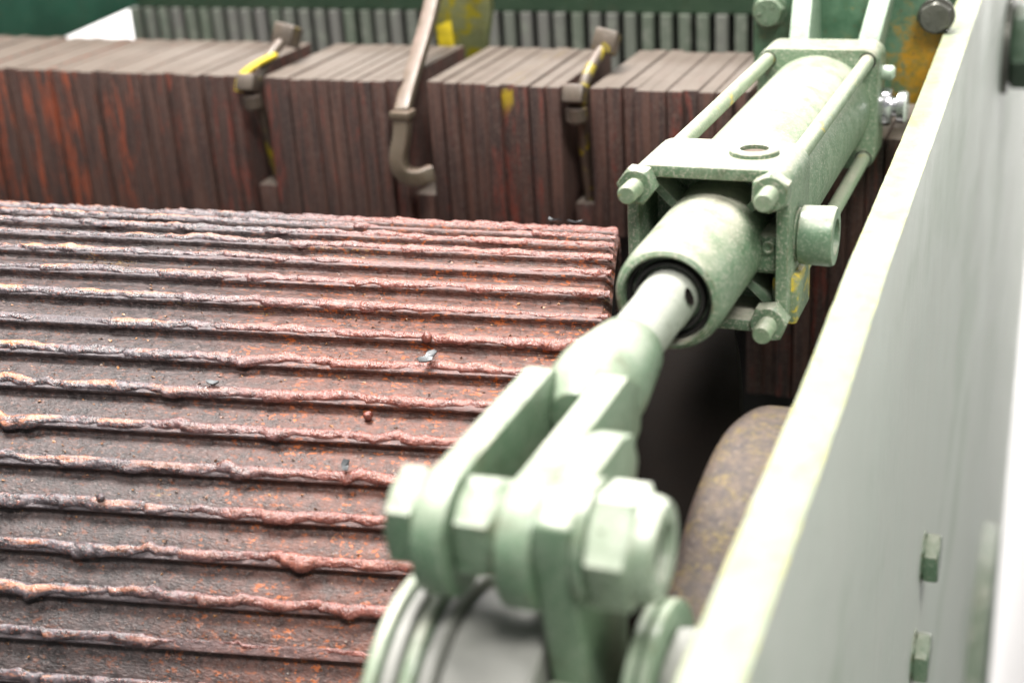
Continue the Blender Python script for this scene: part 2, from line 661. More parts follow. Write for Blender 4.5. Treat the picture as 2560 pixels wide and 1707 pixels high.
def face_bolt(y, z, label, af=0.041):
    t = thing('hex_bolt', label, 'bolt', loc=on_plate(y, z), group='bolts on the side frame')
    t.rotation_euler = (0, 0, YAW)
    obj('washer', rod(0.0, 0.0015, af * 0.56, 'X', 28, ch=0.0003), GREEN_CLEAN, t)
    obj('head', hexprism(0.0015, 0.0145, af, 'X', rot=math.radians(30)), GREEN_CLEAN, t)
    return t


face_bolt(1.09, 0.828, 'upper of two pale green hex bolts on the outer face of the side plate')
face_bolt(1.05, 0.752, 'lower hex bolt on the side plate, just above the bottom picture edge')
# ledge under the lower bolt
lg = obj('ledge', box(PX1 - 0.0035, PX1 + 0.030, 0.93, 1.02, 0.670, 0.722, 0.002), GREEN_CLEAN)
tag(lg, 'pale green ledge block below the lower hex bolt on the side plate', 'bracket')
# round flange far along the plate
fl = thing('bearing_flange', 'round green bearing flange on the outer side plate at lower right corner', 'flange', loc=on_plate(2.62, -0.54))
fl.rotation_euler = (0, 0, YAW)
obj('rim', lathe([(0.0005, 0.30), (0.0005, 0.46), (0.03, 0.45), (0.034, 0.44), (0.034, 0.34), (0.030, 0.30), (0.0005, 0.30)], 'X', 72), GREEN_CLEAN, fl)
obj('cover', lathe([(0.0008, 0), (0.0008, 0.298), (0.012, 0.298), (0.012, 0)], 'X', 64), BOLT_DARK, fl)
# nut stack high on the plate at the right picture edge
ns = thing('anchor_nut', 'dark green nut with thick washer on the outer side plate at the right picture edge', 'nut', loc=on_plate(1.92, 1.10))
ns.rotation_euler = (0, 0, YAW)
obj('washer', rod(0.0005, 0.008, 0.062, 'X', 40, ch=0.001), BOLT_DARK, ns)
obj('nut', hexprism(0.008, 0.045, 0.095, 'X', rot=0.2), GREEN_DARK, ns)
obj('stud', rod(0.045, 0.075, 0.027, 'X', 28), GREEN_DARK, ns)

# ================================================================ GROOVED ROLLER
AX = Vector((0.95791877, 0.27848796, -0.06954197)).normalized()
E2 = Vector((0, 0, 1)).cross(AX).normalized()
E3 = AX.cross(E2)
rm = Matrix((AX, E2, E3)).transposed().to_4x4()
rm.translation = Vector((-0.4, 0.8487933, 0.88189811))
RR, DTH, PH = 0.29194069, 2 * math.pi / 70, 1.12796488
roller = thing('grooved_roller', 'large rusty grooved crushing roller with lumpy weld beads along its ribs', 'roller', rm)
T0, T1 = -0.80, 0.085


def mk_roller_mat(bead):
    n = NT("weld_bead_rust" if bead else "roller_rib_rust")
    p = n.pos((1, 1, 1), roller)
    t = n.axis(p, 0)
    patch = n.noise(n.pos((5, 9, 9), roller), 1.0, 5, 0.6)
    redf = n.math('ADD', n.ramp(t, -0.30, 0.04), n.math('MULTIPLY', n.math('SUBTRACT', patch, 0.5), 1.1))
    redf = n.ramp(redf, 0.10, 0.80)
    fine = n.noise(p, 520, 3, 0.75)
    grit = n.noise(n.pos((300, 700, 700), roller), 1.0, 3, 0.7)
    mid = n.noise(p, 130, 4, 0.7)
    if bead:
        grey = n.mix(n.ramp(mid, 0.35, 0.65), (0.034, 0.026, 0.029), (0.118, 0.096, 0.108))
        red = n.mix(n.ramp(mid, 0.33, 0.66), (0.105, 0.026, 0.019), (0.285, 0.093, 0.070))
        c = n.mix(redf, grey, red)
        crest = n.attr('crest')
        sal = n.math('MULTIPLY', n.ramp(crest, 0.55, 0.85), n.ramp(n.noise(n.pos((22, 60, 60), roller), 1.0, 4, 0.7), 0.45, 0.55))
        sal = n.math('MULTIPLY', sal, n.ramp(t, -0.12, -0.34, 0.10, 1.0))
        c = n.mix(sal, c, (0.56, 0.22, 0.115))
        c = n.mix(n.math('MULTIPLY', n.ramp(fine, 0.54, 0.68), 0.6), c, (0.36, 0.085, 0.03))
        nb = n.bump(n.noise(p, 260, 4, 0.65), 0.7, 0.0016)
        nb = n.bump(fine, 0.6, 0.0007, nb)
        rough = n.ramp(mid, 0.3, 0.7, 0.20, 0.40)
        return n.done(c, rough, 0.0, nb, 0.9)
    grey = n.mix(n.ramp(mid, 0.35, 0.65), (0.021, 0.0155, 0.016), (0.068, 0.049, 0.048))
    red = n.mix(n.ramp(mid, 0.35, 0.65), (0.044, 0.019, 0.0145), (0.135, 0.055, 0.040))
    c = n.mix(redf, grey, red)
    sp = n.math('MULTIPLY', n.ramp(n.noise(n.pos((260, 380, 380), roller), 1.0, 3, 0.6), 0.55, 0.64), n.ramp(n.noise(p, 36, 5, 0.75), 0.40, 0.60))
    sp = n.math('MULTIPLY', sp, n.ramp(redf, 0.0, 0.8, 0.22, 0.95))
    c = n.mix(sp, c, (0.42, 0.10, 0.014))
    yl = n.math('MULTIPLY', n.ramp(n.noise(n.pos((14, 40, 40), roller), 1.0, 4, 0.7), 0.62, 0.72), n.ramp(fine, 0.5, 0.65))
    c = n.mix(n.math('MULTIPLY', yl, 0.7), c, (0.36, 0.21, 0.02))
    c = n.mix(n.math('MULTIPLY', n.ramp(grit, 0.56, 0.70), 0.6), c, (0.25, 0.18, 0.165))
    land = n.attr('land')
    c = n.mix(n.math('MULTIPLY', land, 0.35), c, n.mix(redf, (0.17, 0.150, 0.170), (0.23, 0.150, 0.15)))
    nb = n.bump(grit, 0.8, 0.0012)
    nb = n.bump(mid, 0.5, 0.0016, nb)
    return n.done(c, n.ramp(mid, 0.3, 0.7, 0.36, 0.55), 0.0, nb, 0.5)


RIB_MAT = mk_roller_mat(False)
BEAD_MAT = mk_roller_mat(True)

obj('core', lathe([(T0, 0), (T0, RR - 0.012), (T1 - 0.004, RR - 0.012), (T1 - 0.004, 0)], 'X', 96), DARK_CORE_SHADE, roller)
hub = obj('hub', lathe([(T1, 0), (T1, 0.230), (T1 + 0.07, 0.232), (T1 + 0.088, 0.226), (T1 + 0.092, 0.215), (T1 + 0.092, 0.10), (T1 + 0.13, 0.10), (T1 + 0.13, 0)], 'X', 80), BLACK, roller)

RIBP = [(0.0, -0.0040), (0.025, -0.0054), (0.06, -0.0059), (0.12, -0.0057), (0.20, -0.0049), (0.30, -0.0037), (0.42, -0.0024), (0.53, -0.0014), (0.62, -0.0008), (0.70, -0.0004), (0.80, 0.0), (0.90, 0.0001), (0.955, 0.0), (0.98, -0.0006), (0.993, -0.0020), (0.998, -0.0040)]


def rib_mesh(seed):
    bm = B()
    cl = bm.loops.layers.float_color.new('land')
    nx = 150
    rows = []
    lv = []
    for i in range(nx + 1):
        t = T0 + (T1 - T0) * i / nx
        row = []
        end = (T1 - t)
        for (q, h) in RIBP:
            nz = mnoise.noise(Vector((t * 40, q * 9, seed * 7.7))) * 0.0005 + mnoise.noise(Vector((t * 150, q * 16, seed * 3.1))) * 0.0003
            dq = mnoise.noise(Vector((t * 12, 3.0, seed))) * 0.012 if 0.9 < q else 0
            ch = -0.006 * max(0, 1 - end / 0.006) ** 2
            phi = -(1 - q - dq) * DTH
            r = RR + h + nz + ch
            row.append(bm.verts.new((t, -r * math.sin(phi), r * math.cos(phi))))
        for q in (0.998, 0.0):
            phi = -(1 - q) * DTH
            r = RR - 0.014
            row.append(bm.verts.new((t, -r * math.sin(phi), r * math.cos(phi))))
        rows.append(row)
    n = len(rows[0])
    for i in range(nx):
        for k in range(n):
            k2 = (k + 1) % n
            f = bm.faces.new((rows[i][k], rows[i + 1][k], rows[i + 1][k2], rows[i][k2]))
            if k < len(RIBP) - 1:
                for lp in f.loops:
                    kk = [v.index for v in ()]
                lvl = 1.0 if 9 <= k <= 12 else 0.0
                for lp in f.loops:
                    lp[cl] = (lvl, lvl, lvl, 1)
    bm.faces.new(rows[0])
    bm.faces.new(rows[-1])
    return bm


def bead_mesh(seed):
    rnd = random.Random(seed)
    bm = B()
    cl = bm.verts.layers.float_color.new('crest')
    nx, ns = 560, 9
    rows = []
    blobs = [(rnd.uniform(T0, T1), rnd.uniform(0.003, 0.012), rnd.uniform(0.1, 0.42), rnd.uniform(-0.0022, 0.0018)) for _ in range(30)]
    q0 = rnd.uniform(0.79, 0.835)
    for i in range(nx + 1):
        t = T0 + (T1 - 0.002 - T0) * i / nx
        n1 = mnoise.noise(Vector((t * 22, seed * 5.3, 0.4)))
        n2 = mnoise.noise(Vector((t * 75, seed * 2.3, 8.4)))
        n3 = mnoise.noise(Vector((t * 190, seed * 9.1, 2.4)))
        # short arcs of weld: each run starts fat and thins out
        run = (t * 14 + seed * 0.37 + 0.8 * mnoise.noise(Vector((t * 5, seed, 1)))) % 1.0
        w = 0.0031 + 0.0009 * n1 + 0.0011 * n2 + 0.0006 * (1 - run)
        h = 0.0020 + 0.0009 * n2 + 0.0008 * n3 + 0.0010 * (1 - run) + 0.0004 * n1
        cq = q0 + 0.035 * n1 + 0.040 * n2 + 0.055 * (0.5 - run)
        for (bt, bw, bh, bo) in blobs:
            g = math.exp(-((t - bt) / bw) ** 2)
            h += 0.0022 * bh * g
            w += 0.0018 * bh * g
            cq += g * bo / (RR * DTH)
        gap = mnoise.noise(Vector((t * 9, seed * 4.4, 5.5)))
        k = 1.0 if gap > -0.42 else max(0.25, 1 + (gap + 0.42) * 5)
        w *= k
        h *= k
        row = []
        for j in range(ns):
            a = math.pi * j / (ns - 1)
            cs = -math.cos(a) * w
            hh = h * (math.sin(a) ** 0.8) - 0.0008
            hh += 0.0008 * mnoise.noise(Vector((t * 200, j * 0.6, seed * 1.7))) + 0.0003 * mnoise.noise(Vector((t * 620, j * 1.7, seed)))
            cs += 0.0006 * mnoise.noise(Vector((t * 160, j * 0.5, seed * 6.1)))
            phi = -(1 - cq) * DTH + cs / RR
            r = RR + hh
            v = bm.verts.new((t, -r * math.sin(phi), r * math.cos(phi)))
            cr = min(1, max(0, (h * math.sin(a)) / 0.0034 + (0.15 if j <= ns // 2 else -0.25)))
            v[cl] = (cr, cr, cr, 1)
            row.append(v)
        rows.append(row)
    for i in range(nx):
        for j in range(ns - 1):
            bm.faces.new((rows[i][j], rows[i + 1][j], rows[i + 1][j + 1], rows[i][j + 1]))
    bm.faces.new(rows[0])
    bm.faces.new(rows[-1])
    return bm


rib_src = [obj('rib', rib_mesh(s), RIB_MAT, roller, rot=(PH - s * DTH, 0, 0)) for s in range(3)]
for k in range(3, 70):
    dup(rib_src[k % 3], roller, rot=(PH - k * DTH, 0, 0))
beads = []
for k in range(70):
    kk = k - 3  # kk = -3 .. 18 can be seen
    if k < 23:
        o = obj('weld_bead', bead_mesh(k + 1), BEAD_MAT, roller, rot=(PH - kk * DTH, 0, 0), ang=70)
        beads.append(o)
    else:
        dup(beads[k % 23], roller, rot=(PH - kk * DTH, 0, 0))


def roller_pt(t, th, r):
    return rm @ Vector((t, -r * math.sin(th), r * math.cos(th)))


def flake(name, t, th, label, size, mat, seed, lift=0.004, ball=False):
    rnd = random.Random(seed)
    p = roller_pt(t, th, RR + lift)
    bm = B()
    if ball:
        bmesh.ops.create_icosphere(bm, subdivisions=3, radius=size)
        for v in bm.verts:
            v.co *= 1 + 0.22 * mnoise.noise(v.co / size * 1.4 + Vector((seed, 0, 0)))
    else:
        n = 9
        top, bot = [], []
        for k in range(n):
            a = 2 * math.pi * k / n
            r = size * rnd.uniform(0.45, 1.1)
            x, y = r * math.cos(a) * 1.4, r * math.sin(a) * 0.8
            z = 0.18 * x * x / size + rnd.uniform(-0.1, 0.1) * size
            top.append(bm.verts.new((x, y, z + 0.0006)))
            bot.append(bm.verts.new((x, y, z - 0.0006)))
        ct = bm.verts.new((0, 0, 0.0006))
        cb = bm.verts.new((0, 0, -0.0006))
        for k in range(n):
            k2 = (k + 1) % n
            bm.faces.new((top[k], top[k2], ct))
            bm.faces.new((bot[k2], bot[k], cb))
            bm.faces.new((top[k], bot[k], bot[k2], top[k2]))
    nrm = (p - (rm @ Vector((t, 0, 0)))).normalized()
    o = obj(name, bm, mat)
    q = Vector((0, 0, 1)).rotation_difference(nrm)
    o.rotation_euler = (q @ Matrix.Rotation(rnd.uniform(0, 3), 3, 'Z').to_quaternion()).to_euler()
    o.location = p
    return tag(o, label, 'flake' if not ball else 'slag bead')


# ================================================================ SCRAPER COMB
comb = thing('scraper_comb', 'long row of upright rusty steel scraper blades with dusty tops behind the roller', 'comb', loc=(-0.8, 1.28, 0.9))
CY, CZ, PITCH = 1.2, 1.204, 0.0150
SLOTS = (-0.795, -0.611, -0.4435)
GAP_PLATE = obj('gap_dark_plate', box(-1.66, -0.12, 1.245, 1.355, 0.70, 1.06, 0.002), DARK_CORE_SHADE)  # dark plate added behind the blades so the gaps read as shade
world_child(GAP_PLATE, comb)


def blade_mesh(seed, ztop, zbot, th):
    rnd = random.Random(seed)
    pts = [(0, zbot), (0, ztop), (0.155, ztop + 0.002), (0.155, zbot)]
    bm = prism(pts, -th / 2, th / 2, 'YZ', 0.0011, 2)
    return bm


proto = {}


def blade_at(x, ztop, zbot, th=0.0144):
    key = (round(ztop, 3), round(zbot, 3))
    r = random
    loc = (x - comb.location.x, CY - comb.location.y + r.uniform(-0.0013, 0.0013), -comb.location.z + r.uniform(-0.0008, 0.0008))
    rot = (r.uniform(-0.004, 0.004), r.uniform(-0.0015, 0.0015), r.uniform(-0.004, 0.004))
    if key not in proto:
        proto[key] = obj('blade', blade_mesh(len(proto), ztop, zbot, th), BLADE, comb, loc, rot)
        return proto[key]
    return dup(proto[key], comb, loc, rot)


edges = [-1.62] + [s for s in sorted(SLOTS)] + [-0.283]
HALF = 0.0150
for gi in range(4):
    a = edges[gi] + (HALF if gi > 0 else 0)
    b = edges[gi + 1] - (HALF if gi < 3 else 0)
    nb_ = max(1, round((b - a) / PITCH))
    for k in range(nb_):
        x = a + (k + 0.5) * (b - a) / nb_
        # the roller comes up under the right-hand blades
        zb = 0.90 if x < -0.62 else (1.02 if x < -0.46 else 1.06)
        blade_at(x, CZ, zb)
for s in SLOTS:      # the short blade that closes each slot
    sb = blade_at(s, 1.088, 1.02, 0.0215)
    sb.location.y += 0.012
x = -0.283 + PITCH / 2
while x < -0.123:    # lower blades under the cylinder
    blade_at(x, 1.168, 0.912)
    x += PITCH


def clamp_bolt(sx, label, seed):
    t = thing('clamp_bolt', label, 'bolt', loc=(sx, CY + 0.01, 1.2), group='square-headed clamp bolts in the comb slots')
    path = [(0.008, 0.052, 0.030), (0.003, 0.014, 0.008), (0.0, 0.002, -0.02), (-0.002, 0.014, -0.06), (0, 0.02, -0.112)]
    obj('shank', sweep(spline(path, 6), circ(0.0055, 14)), CLAMP, t)
    b = obj('head', box(-0.0110, 0.0110, -0.014, 0.016, -0.010, 0.012, 0.002), CLAMP, t, (0.008, 0.058, 0.031), (math.radians(-18), math.radians(14), 0.1))
    obj('nut', box(-0.0098, 0.0098, -0.012, 0.012, -0.008, 0.009, 0.0018), CLAMP, t, (0.0, -0.010, -0.004), (math.radians(-25), 0, 0.05))
    obj('lock_nut', lathe([(-0.008, 0), (-0.008, 0.0075), (-0.005, 0.0098), (0.006, 0.0098), (0.008, 0.008), (0.008, 0)], 'Z', 20), CLAMP, t, (0, -0.009, -0.022))
    return t


clamp_bolt(SLOTS[0], 'square-headed clamp bolt in the left comb slot beside the yellow tab', 1)
clamp_bolt(SLOTS[2], 'square-headed clamp bolt in the right comb slot near the cylinder', 2)
yt = obj('paint_tab', sweep(spline([(-0.783, 1.235, 1.219), (-0.791, 1.210, 1.214), (-0.8005, 1.196, 1.205), (-0.8045, 1.193, 1.190)], 6), rrect(0.0046, 0.002, 0.0012, 3)), YELLOW)
tag(yt, 'bright yellow painted strap bent over the front of the left comb slot', 'strap')

hk = thing('hook_bar', 'flat dusty J-shaped hook bar hanging in the middle comb slot', 'hook', loc=(-0.611, 1.19, 1.2))


def wl(t, *p):
    return [Vector(q) - t.location for q in p]


hp = spline(wl(hk, (-0.640, 1.345, 1.292), (-0.630, 1.285, 1.246), (-0.6205, 1.212, 1.197), (-0.6165, 1.185, 1.178)), 6)
obj('bar', sweep(hp, rrect(0.0076, 0.0050, 0.0015, 3)), HOOK, hk)
obj('collar', box(-0.0105, 0.0105, -0.009, 0.009, -0.004, 0.004, 0.0015), HOOK, hk, wl(hk, (-0.616, 1.184, 1.176))[0])
hp2 = spline(wl(hk, (-0.6155, 1.184, 1.170), (-0.6165, 1.180, 1.150), (-0.6205, 1.176, 1.128), (-0.6165, 1.176, 1.114), (-0.604, 1.180, 1.109), (-0.592, 1.190, 1.111)), 6)
obj('hook', sweep(hp2, rrect(0.0066, 0.0078, 0.002, 3), upv=(0, 1, 0)), HOOK, hk, (0, 0, 0.006))

gs = thing('gusset_plate', 'green gusset plate specked with yellow paint behind the middle comb slot', 'gusset', loc=(-0.632, 1.4, 1.2))
obj('plate', prism([(-0.045, -0.04), (-0.052, 0.16), (0.030, 0.16), (0.020, 0.03), (0.004, -0.04)], 0.0, 0.012, 'XZ', 0.001), GUSSET, gs)
obj('yellow_patch', prism([(-0.043, -0.04), (-0.043, 0.018), (-0.026, 0.024), (-0.020, -0.04)], -0.0022, -0.0006, 'XZ', 0.0004), YELLOW, gs)
obj('rivet', lathe([(-0.006, 0), (-0.006, 0.006), (-0.001, 0.009)], 'Y', 20), EAR_PAINT, gs, (0.0, 0, 0.062))

# ================================================================ GRILLE, BEAM, PANEL behind
gr = thing('bar_grille', 'row of upright grey green bars behind the comb', 'grille', loc=(-0.8, 1.6, 0.9))
b0 = None
gx = -1.228
while gx < -0.16:
    loc = (gx - gr.location.x, random.uniform(-0.002, 0.002), 0)
    if b0 is None:
        b0 = obj('bar', prism(rrect(0.0072, 0.006, 0.0035, 4), 0.0, 0.2955, 'XY', 0.0), BAR, gr, loc)
    else:
        dup(b0, gr, loc)
    gx += 0.0222
bk = obj('gap_shade_panel', box(-1.246, -0.14, 1.630, 1.640, 0.85, 1.26, 0), DARK_CORE_SHADE)  # dark panel added to give the shade between the bars
world_child(bk, gr)
bm_ = obj('cross_beam', box(-1.245, -0.13, 1.600, 1.628, 1.1965, 1.40, 0.002), GREEN_DARK)
tag(bm_, 'dark green cross beam over the bar grille along the top', 'beam', kind='thing')
pn = obj('guard_panel', prism([(-1.268, 1.176), (-1.147, 1.218), (-1.130, 1.42), (-2.2, 1.42), (-2.2, 1.10), (-1.45, 1.10)], 1.49, 1.50, 'XZ', 0.0008), GREEN_TEAL)
tag(pn, 'teal green sheet metal panel with slanted edge at top left', 'panel')

# ================================================================ REAR MOUNT
mt = thing('rear_mount', 'rust-stained dark green mounting plate behind the cylinder', 'bracket', loc=(-0.2, 1.25, 1.186))
obj('base_plate', box(-0.089, 0.0755, 0.0, 0.014, 0.0, 0.20, 0.0015), MOUNT, mt)
for xc, lean in ((-0.034, -0.05), (0.010, 0.16)):
    pts = [(-0.062, -0.02), (-0.072, 0.02), (-0.066, 0.052), (-0.0005, 0.150), (-0.0005, -0.0)]
    obj('ear', prism(pts, xc - 0.0085, xc + 0.0085, 'YZ', 0.0012), EAR_PAINT, mt, (0, 0, 0), (0, lean, 0))


def front_bolt(x, z, label, mat, spin):
    t = thing('flange_bolt', label, 'bolt', loc=(x, 1.25, z), group='hex bolts on the rear mount')
    obj('washer', rod(-0.003, 0.0, 0.0155, 'Y', 28, ch=0.0005), mat, t)
    obj('head', hexprism(-0.0135, -0.003, 0.024, 'Y', rot=spin), mat, t)
    for k in range(4):    # raised grade marks on the head
        a = spin + 0.6 + k * 1.25
        obj('grade_mark', box(-0.0017, 0.0017, -0.0142, -0.0133, -0.0005, 0.0005, 0.0002), mat, t, (0.0068 * math.cos(a), 0, 0.0068 * math.sin(a)), (0, -a, 0))
    return t


front_bolt(-0.274, 1.267, 'pale green hex bolt on the mounting plate left of the white ears', GREEN_CLEAN, 0.2)
front_bolt(-0.131, 1.264, 'dark oily hex bolt on the rust-stained plate by the side frame', BOLT_DARK, 0.5)

# ================================================================ AIR CYLINDER
yw, pt_ = math.radians(-0.770), math.radians(-0.9636)
CA = Vector((math.sin(yw) * math.cos(pt_), math.cos(yw) * math.cos(pt_), math.sin(pt_)))
CU = CA.cross(Vector((0, 0, 1))).normalized()
CV = CU.cross(CA)
cm = Matrix((CU, CA, CV)).transposed().to_4x4()
cm.translation = Vector((-0.20599687, 0.77183387, 1.2139189))
cyl = thing('air_cylinder', 'pale green square-capped tie-rod cylinder lying above the roller end', 'cylinder', cm)
HC = 0.0490


def frame_cap(y0, y1, depth, hx, hz, r, wall_t):
    """square cap with an open pocket in its front face (towards -y)"""
    bm = B()
    outer = rrect(hx, hz, r, 6)
    inner = rrect(hx - wall_t, hz - wall_t, r * 0.45, 6)
    n = len(outer)
    rings = [[bm.verts.new((p[0], y, p[1])) for p in ring] for ring, y in ((inner, y0 + depth), (inner, y0), (outer, y0), (outer, y1))]
    for i in range(3):
        for k in range(n):
            k2 = (k + 1) % n
            bm.faces.new((rings[i][k], rings[i][k2], rings[i + 1][k2], rings[i + 1][k]))
    bm.faces.new(rings[0])
    bm.faces.new(rings[3])
    bmesh.ops.recalc_face_normals(bm, faces=bm.faces[:])
    es = [e for e in bm.edges if len(e.link_faces) == 2 and e.calc_face_angle(0) > 0.9]
    bmesh.ops.bevel(bm, geom=es, offset=0.0011, segments=2, profile=0.5, affect='EDGES', clamp_overlap=True)
    return bm


fc = obj('front_cap', frame_cap(0.0, 0.066, 0.040, HC, 0.0505, 0.013, 0.0075), GREEN, cyl)
obj('port_ring', lathe([(0.0, 0.0088), (0.0032, 0.0088), (0.0032, 0.0142), (0.0025, 0.0150), (0.0, 0.0152)], 'Z', 40), GREEN, cyl, (0.0205, 0.036, 0.0504))
obj('port_hole', lathe([(0.0006, 0), (0.0006, 0.0089)], 'Z', 32), CLAMP, cyl, (0.0205, 0.036, 0.0504))
for sx in (-1, 1):      # diagonal ribs in the pocket
    for sz in (-1, 1):
        a = math.atan2(sz, sx)
        o = obj('web', box(0.024, 0.052, 0.012, 0.042, -0.0028, 0.0028, 0.0006), GREEN_CLEAN, cyl)
        o.rotation_euler = (0, -a, 0)
obj('corner_lug', box(0.018, 0.046, 0.006, 0.042, -0.0155, 0.010, 0.004, 3), GREEN, cyl)
obj('cushion_screw', lathe([(0.0005, 0.0), (0.0005, 0.0022), (-0.0008, 0.0026), (-0.0008, 0.0036), (0.004, 0.0040)], 'Y', 24), GREEN_CLEAN, cyl, (0.0360, 0.0052, 0.002))
# boss that guides the rod
boss = lathe([(0.045, 0.0335), (0.006, 0.0325), (-0.03, 0.0318), (-0.072, 0.0315), (-0.082, 0.0308), (-0.088, 0.0285), (-0.0895, 0.0262), (-0.0885, 0.0250), (-0.080, 0.0246), (-0.078, 0.0)], 'Y', 64)
obj('rod_boss', boss, GREEN, cyl)
obj('wiper_seal', lathe([(-0.077, 0.0165), (-0.084, 0.0182), (-0.0838, 0.0200), (-0.079, 0.0212), (-0.0835, 0.0226), (-0.083, 0.0244), (-0.076, 0.0246)], 'Y', 56), RUBBER, cyl)
pr = obj('piston_rod', lathe([(0.0, 0.0), (0.0, 0.0160), (-0.098, 0.0160), (-0.0995, 0.0152), (-0.165, 0.0152), (-0.165, 0)], 'Y', 48), ROD, cyl)
obj('spanner_hole', lathe([(0.0, 0), (0.0, 0.0042), (0.0007, 0.0050)], 'X', 24), BLACK, pr, (0.0146, -0.097, 0.0066), (0, -0.42, 0))
# socket plug on the right of the front cap
pg = obj('socket_plug', lathe([(0.0, 0.0), (0.0, 0.0140), (0.0025, 0.0178), (0.0205, 0.0182), (0.0225, 0.0172), (0.0228, 0.0110), (0.0150, 0.0105), (0.0150, 0.0)], 'X', 48), GREEN_CLEAN, cyl, (HC, 0.031, 0.003))
obj('socket', hexprism(0.0152, 0.0153, 0.017, 'X'), BLACK, pg)
obj('plug_seat', rod(-0.004, 0.0015, 0.0162, 'X', 40), GREEN, cyl, (HC, 0.031, 0.003))
# lower block under the plug
obj('side_lug', box(HC - 0.012, HC + 0.004, 0.012, 0.055, -0.049, -0.018, 0.003), paint("yellow_worn_green_paint", (0.10, 0.16, 0.09), (0.16, 0.21, 0.12), 0.3, yellow=0.9), cyl)
BAR_Y0, BAR_Y1 = 0.060, 0.370
obj('barrel', lathe([(BAR_Y0, 0.0440), (BAR_Y1, 0.0440)], 'Y', 80), GREEN, cyl)
rc = obj('rear_cap', prism(rrect(HC, HC, 0.012, 6), 0.366, 0.412, 'XZ', 0.0014), GREEN, cyl)
S2 = 0.04
for sx in (-1, 1):
    for sz in (-1, 1):
        tr = obj('tie_rod', lathe([(-0.030, 0), (-0.030, 0.0048)] + [(-0.0294 + 0.0008 * k, 0.0058 if k % 2 else 0.0052) for k in range(21)] + [(-0.0120, 0.0057), (0.366, 0.0057)], 'Y', 24), GREEN_ROD, cyl, (sx * S2, 0, sz * S2))
        obj('nut', hexprism(-0.0125, -0.0005, 0.0205, 'Y', rot=random.uniform(0, 1)), GREEN, tr)
        obj('rod_seat', lathe([(0.3656, 0.0056), (0.3654, 0.0068)], 'Y', 24), RUBBER, tr)
obj('rear_fitting', lathe([(0, 0.0), (0, 0.0155), (0.005, 0.0160), (0.009, 0.0150), (0.0095, 0.0085), (0.0135, 0.0085), (0.0140, 0.0130), (0.0195, 0.0135), (0.0215, 0.0120), (0.0215, 0)], 'X', 40), CHROME, cyl, (HC, 0.392, -0.002))
obj('rear_stub', lathe([(0, 0), (0, 0.006), (0.008, 0.006), (0.010, 0.004), (0.010, 0)], 'X', 20), EAR_PAINT, cyl, (HC, 0.392, 0.026))

# ================================================================ ROD CLEVIS
clv = thing('rod_clevis', 'pale green forked clevis screwed onto the piston rod', 'clevis', cm @ Matrix.Translation((0, -0.161, 0)))
# local y=0 at the rod socket mouth, prongs run to -y
obj('socket', lathe([(0.0, 0.0150), (0.0, 0.0178), (-0.0015, 0.0190), (-0.020, 0.0212), (-0.042, 0.0238), (-0.056, 0.0234), (-0.070, 0.0190), (-0.080, 0.0120), (-0.082, 0.0)], 'Y', 56), GREEN_CLEAN, clv)
PIN = -0.337 + 0.161
prong = []
for k in range(15):
    a = math.radians(90 + 180 * k / 14)
    prong.append((PIN + 0.0265 * math.cos(a), -0.0075 + 0.0265 * math.sin(a)))
prong = [(-0.071, 0.0190)] + prong + [(-0.085, -0.0250), (-0.055, -0.0160), (-0.050, 0.004)]
PL = obj('prong', prism(prong, -0.0262, -0.0125, 'YZ', 0.0015, 2), GREEN_CLEAN, clv)
PR = obj('prong', prism(prong, 0.0085, 0.0230, 'YZ', 0.0015, 2), GREEN_CLEAN, clv)

# cross bolt through the clevis
cb = thing('clevis_bolt', 'thick hex-headed cross bolt through the clevis prongs with large nut', 'bolt', cm @ Matrix.Translation((0, -0.337, -0.003)))
obj('shank', rod(-0.027, 0.063, 0.0105, 'X', 28), SHAFT, cb)
obj('head', hexprism(-0.0400, -0.0266, 0.0385, 'X', rot=math.radians(30)), GREEN_CLEAN, cb)
obj('inner_nut', hexprism(-0.0110, 0.0055, 0.0375, 'X', rot=math.radians(32)), GREEN_CLEAN, cb)
obj('inner_washer', rod(0.0057, 0.0082, 0.0200, 'X', 36), GREEN_CLEAN, cb)
obj('nut', hexprism(0.0430, 0.0610, 0.0435, 'X', rot=math.radians(50)), NUT_PAINT, cb)
obj('nut_washer', rod(0.0392, 0.0428, 0.0245, 'X', 40, ch=0.0006), GREEN_CLEAN, cb)
obj('nut_collar', lathe([(0.0605, 0.0), (0.0605, 0.0210), (0.0650, 0.0206), (0.0685, 0.0188), (0.0692, 0.0165), (0.0688, 0.0122), (0.0635, 0.0116), (0.0635, 0)], 'X', 40), NUT_PAINT, cb)

obj('bore', rod(0.0636, 0.0641, 0.0114, 'X', 28, ch=0.0001), BLACK, cb)  # black disc added to paint the dark inside of the collar

# lever arm beside the right prong
lv = thing('lever_arm', 'green lever plate bolted beside the clevis and rising from the pivot shaft', 'lever', cm @ Matrix.Translation((0, -0.337, 0)))
lp = [(-0.0235, 0.000), (-0.0215, 0.0135), (-0.005, 0.0205), (0.045, 0.0195), (0.060, 0.014), (0.066, 0.0), (0.056, -0.022), (0.046, -0.045), (0.046, -0.13), (-0.006, -0.13), (-0.008, -0.066), (-0.014, -0.040)]
obj('plate', prism(lp, 0.0235, 0.0388, 'YZ', 0.0016, 2), GREEN_CLEAN, lv)
obj('foot', prism([(-0.034, -0.073), (-0.008, -0.064), (-0.008, -0.13), (-0.044, -0.13)], 0.0215, 0.0400, 'YZ', 0.003), GREEN_CLEAN, lv)

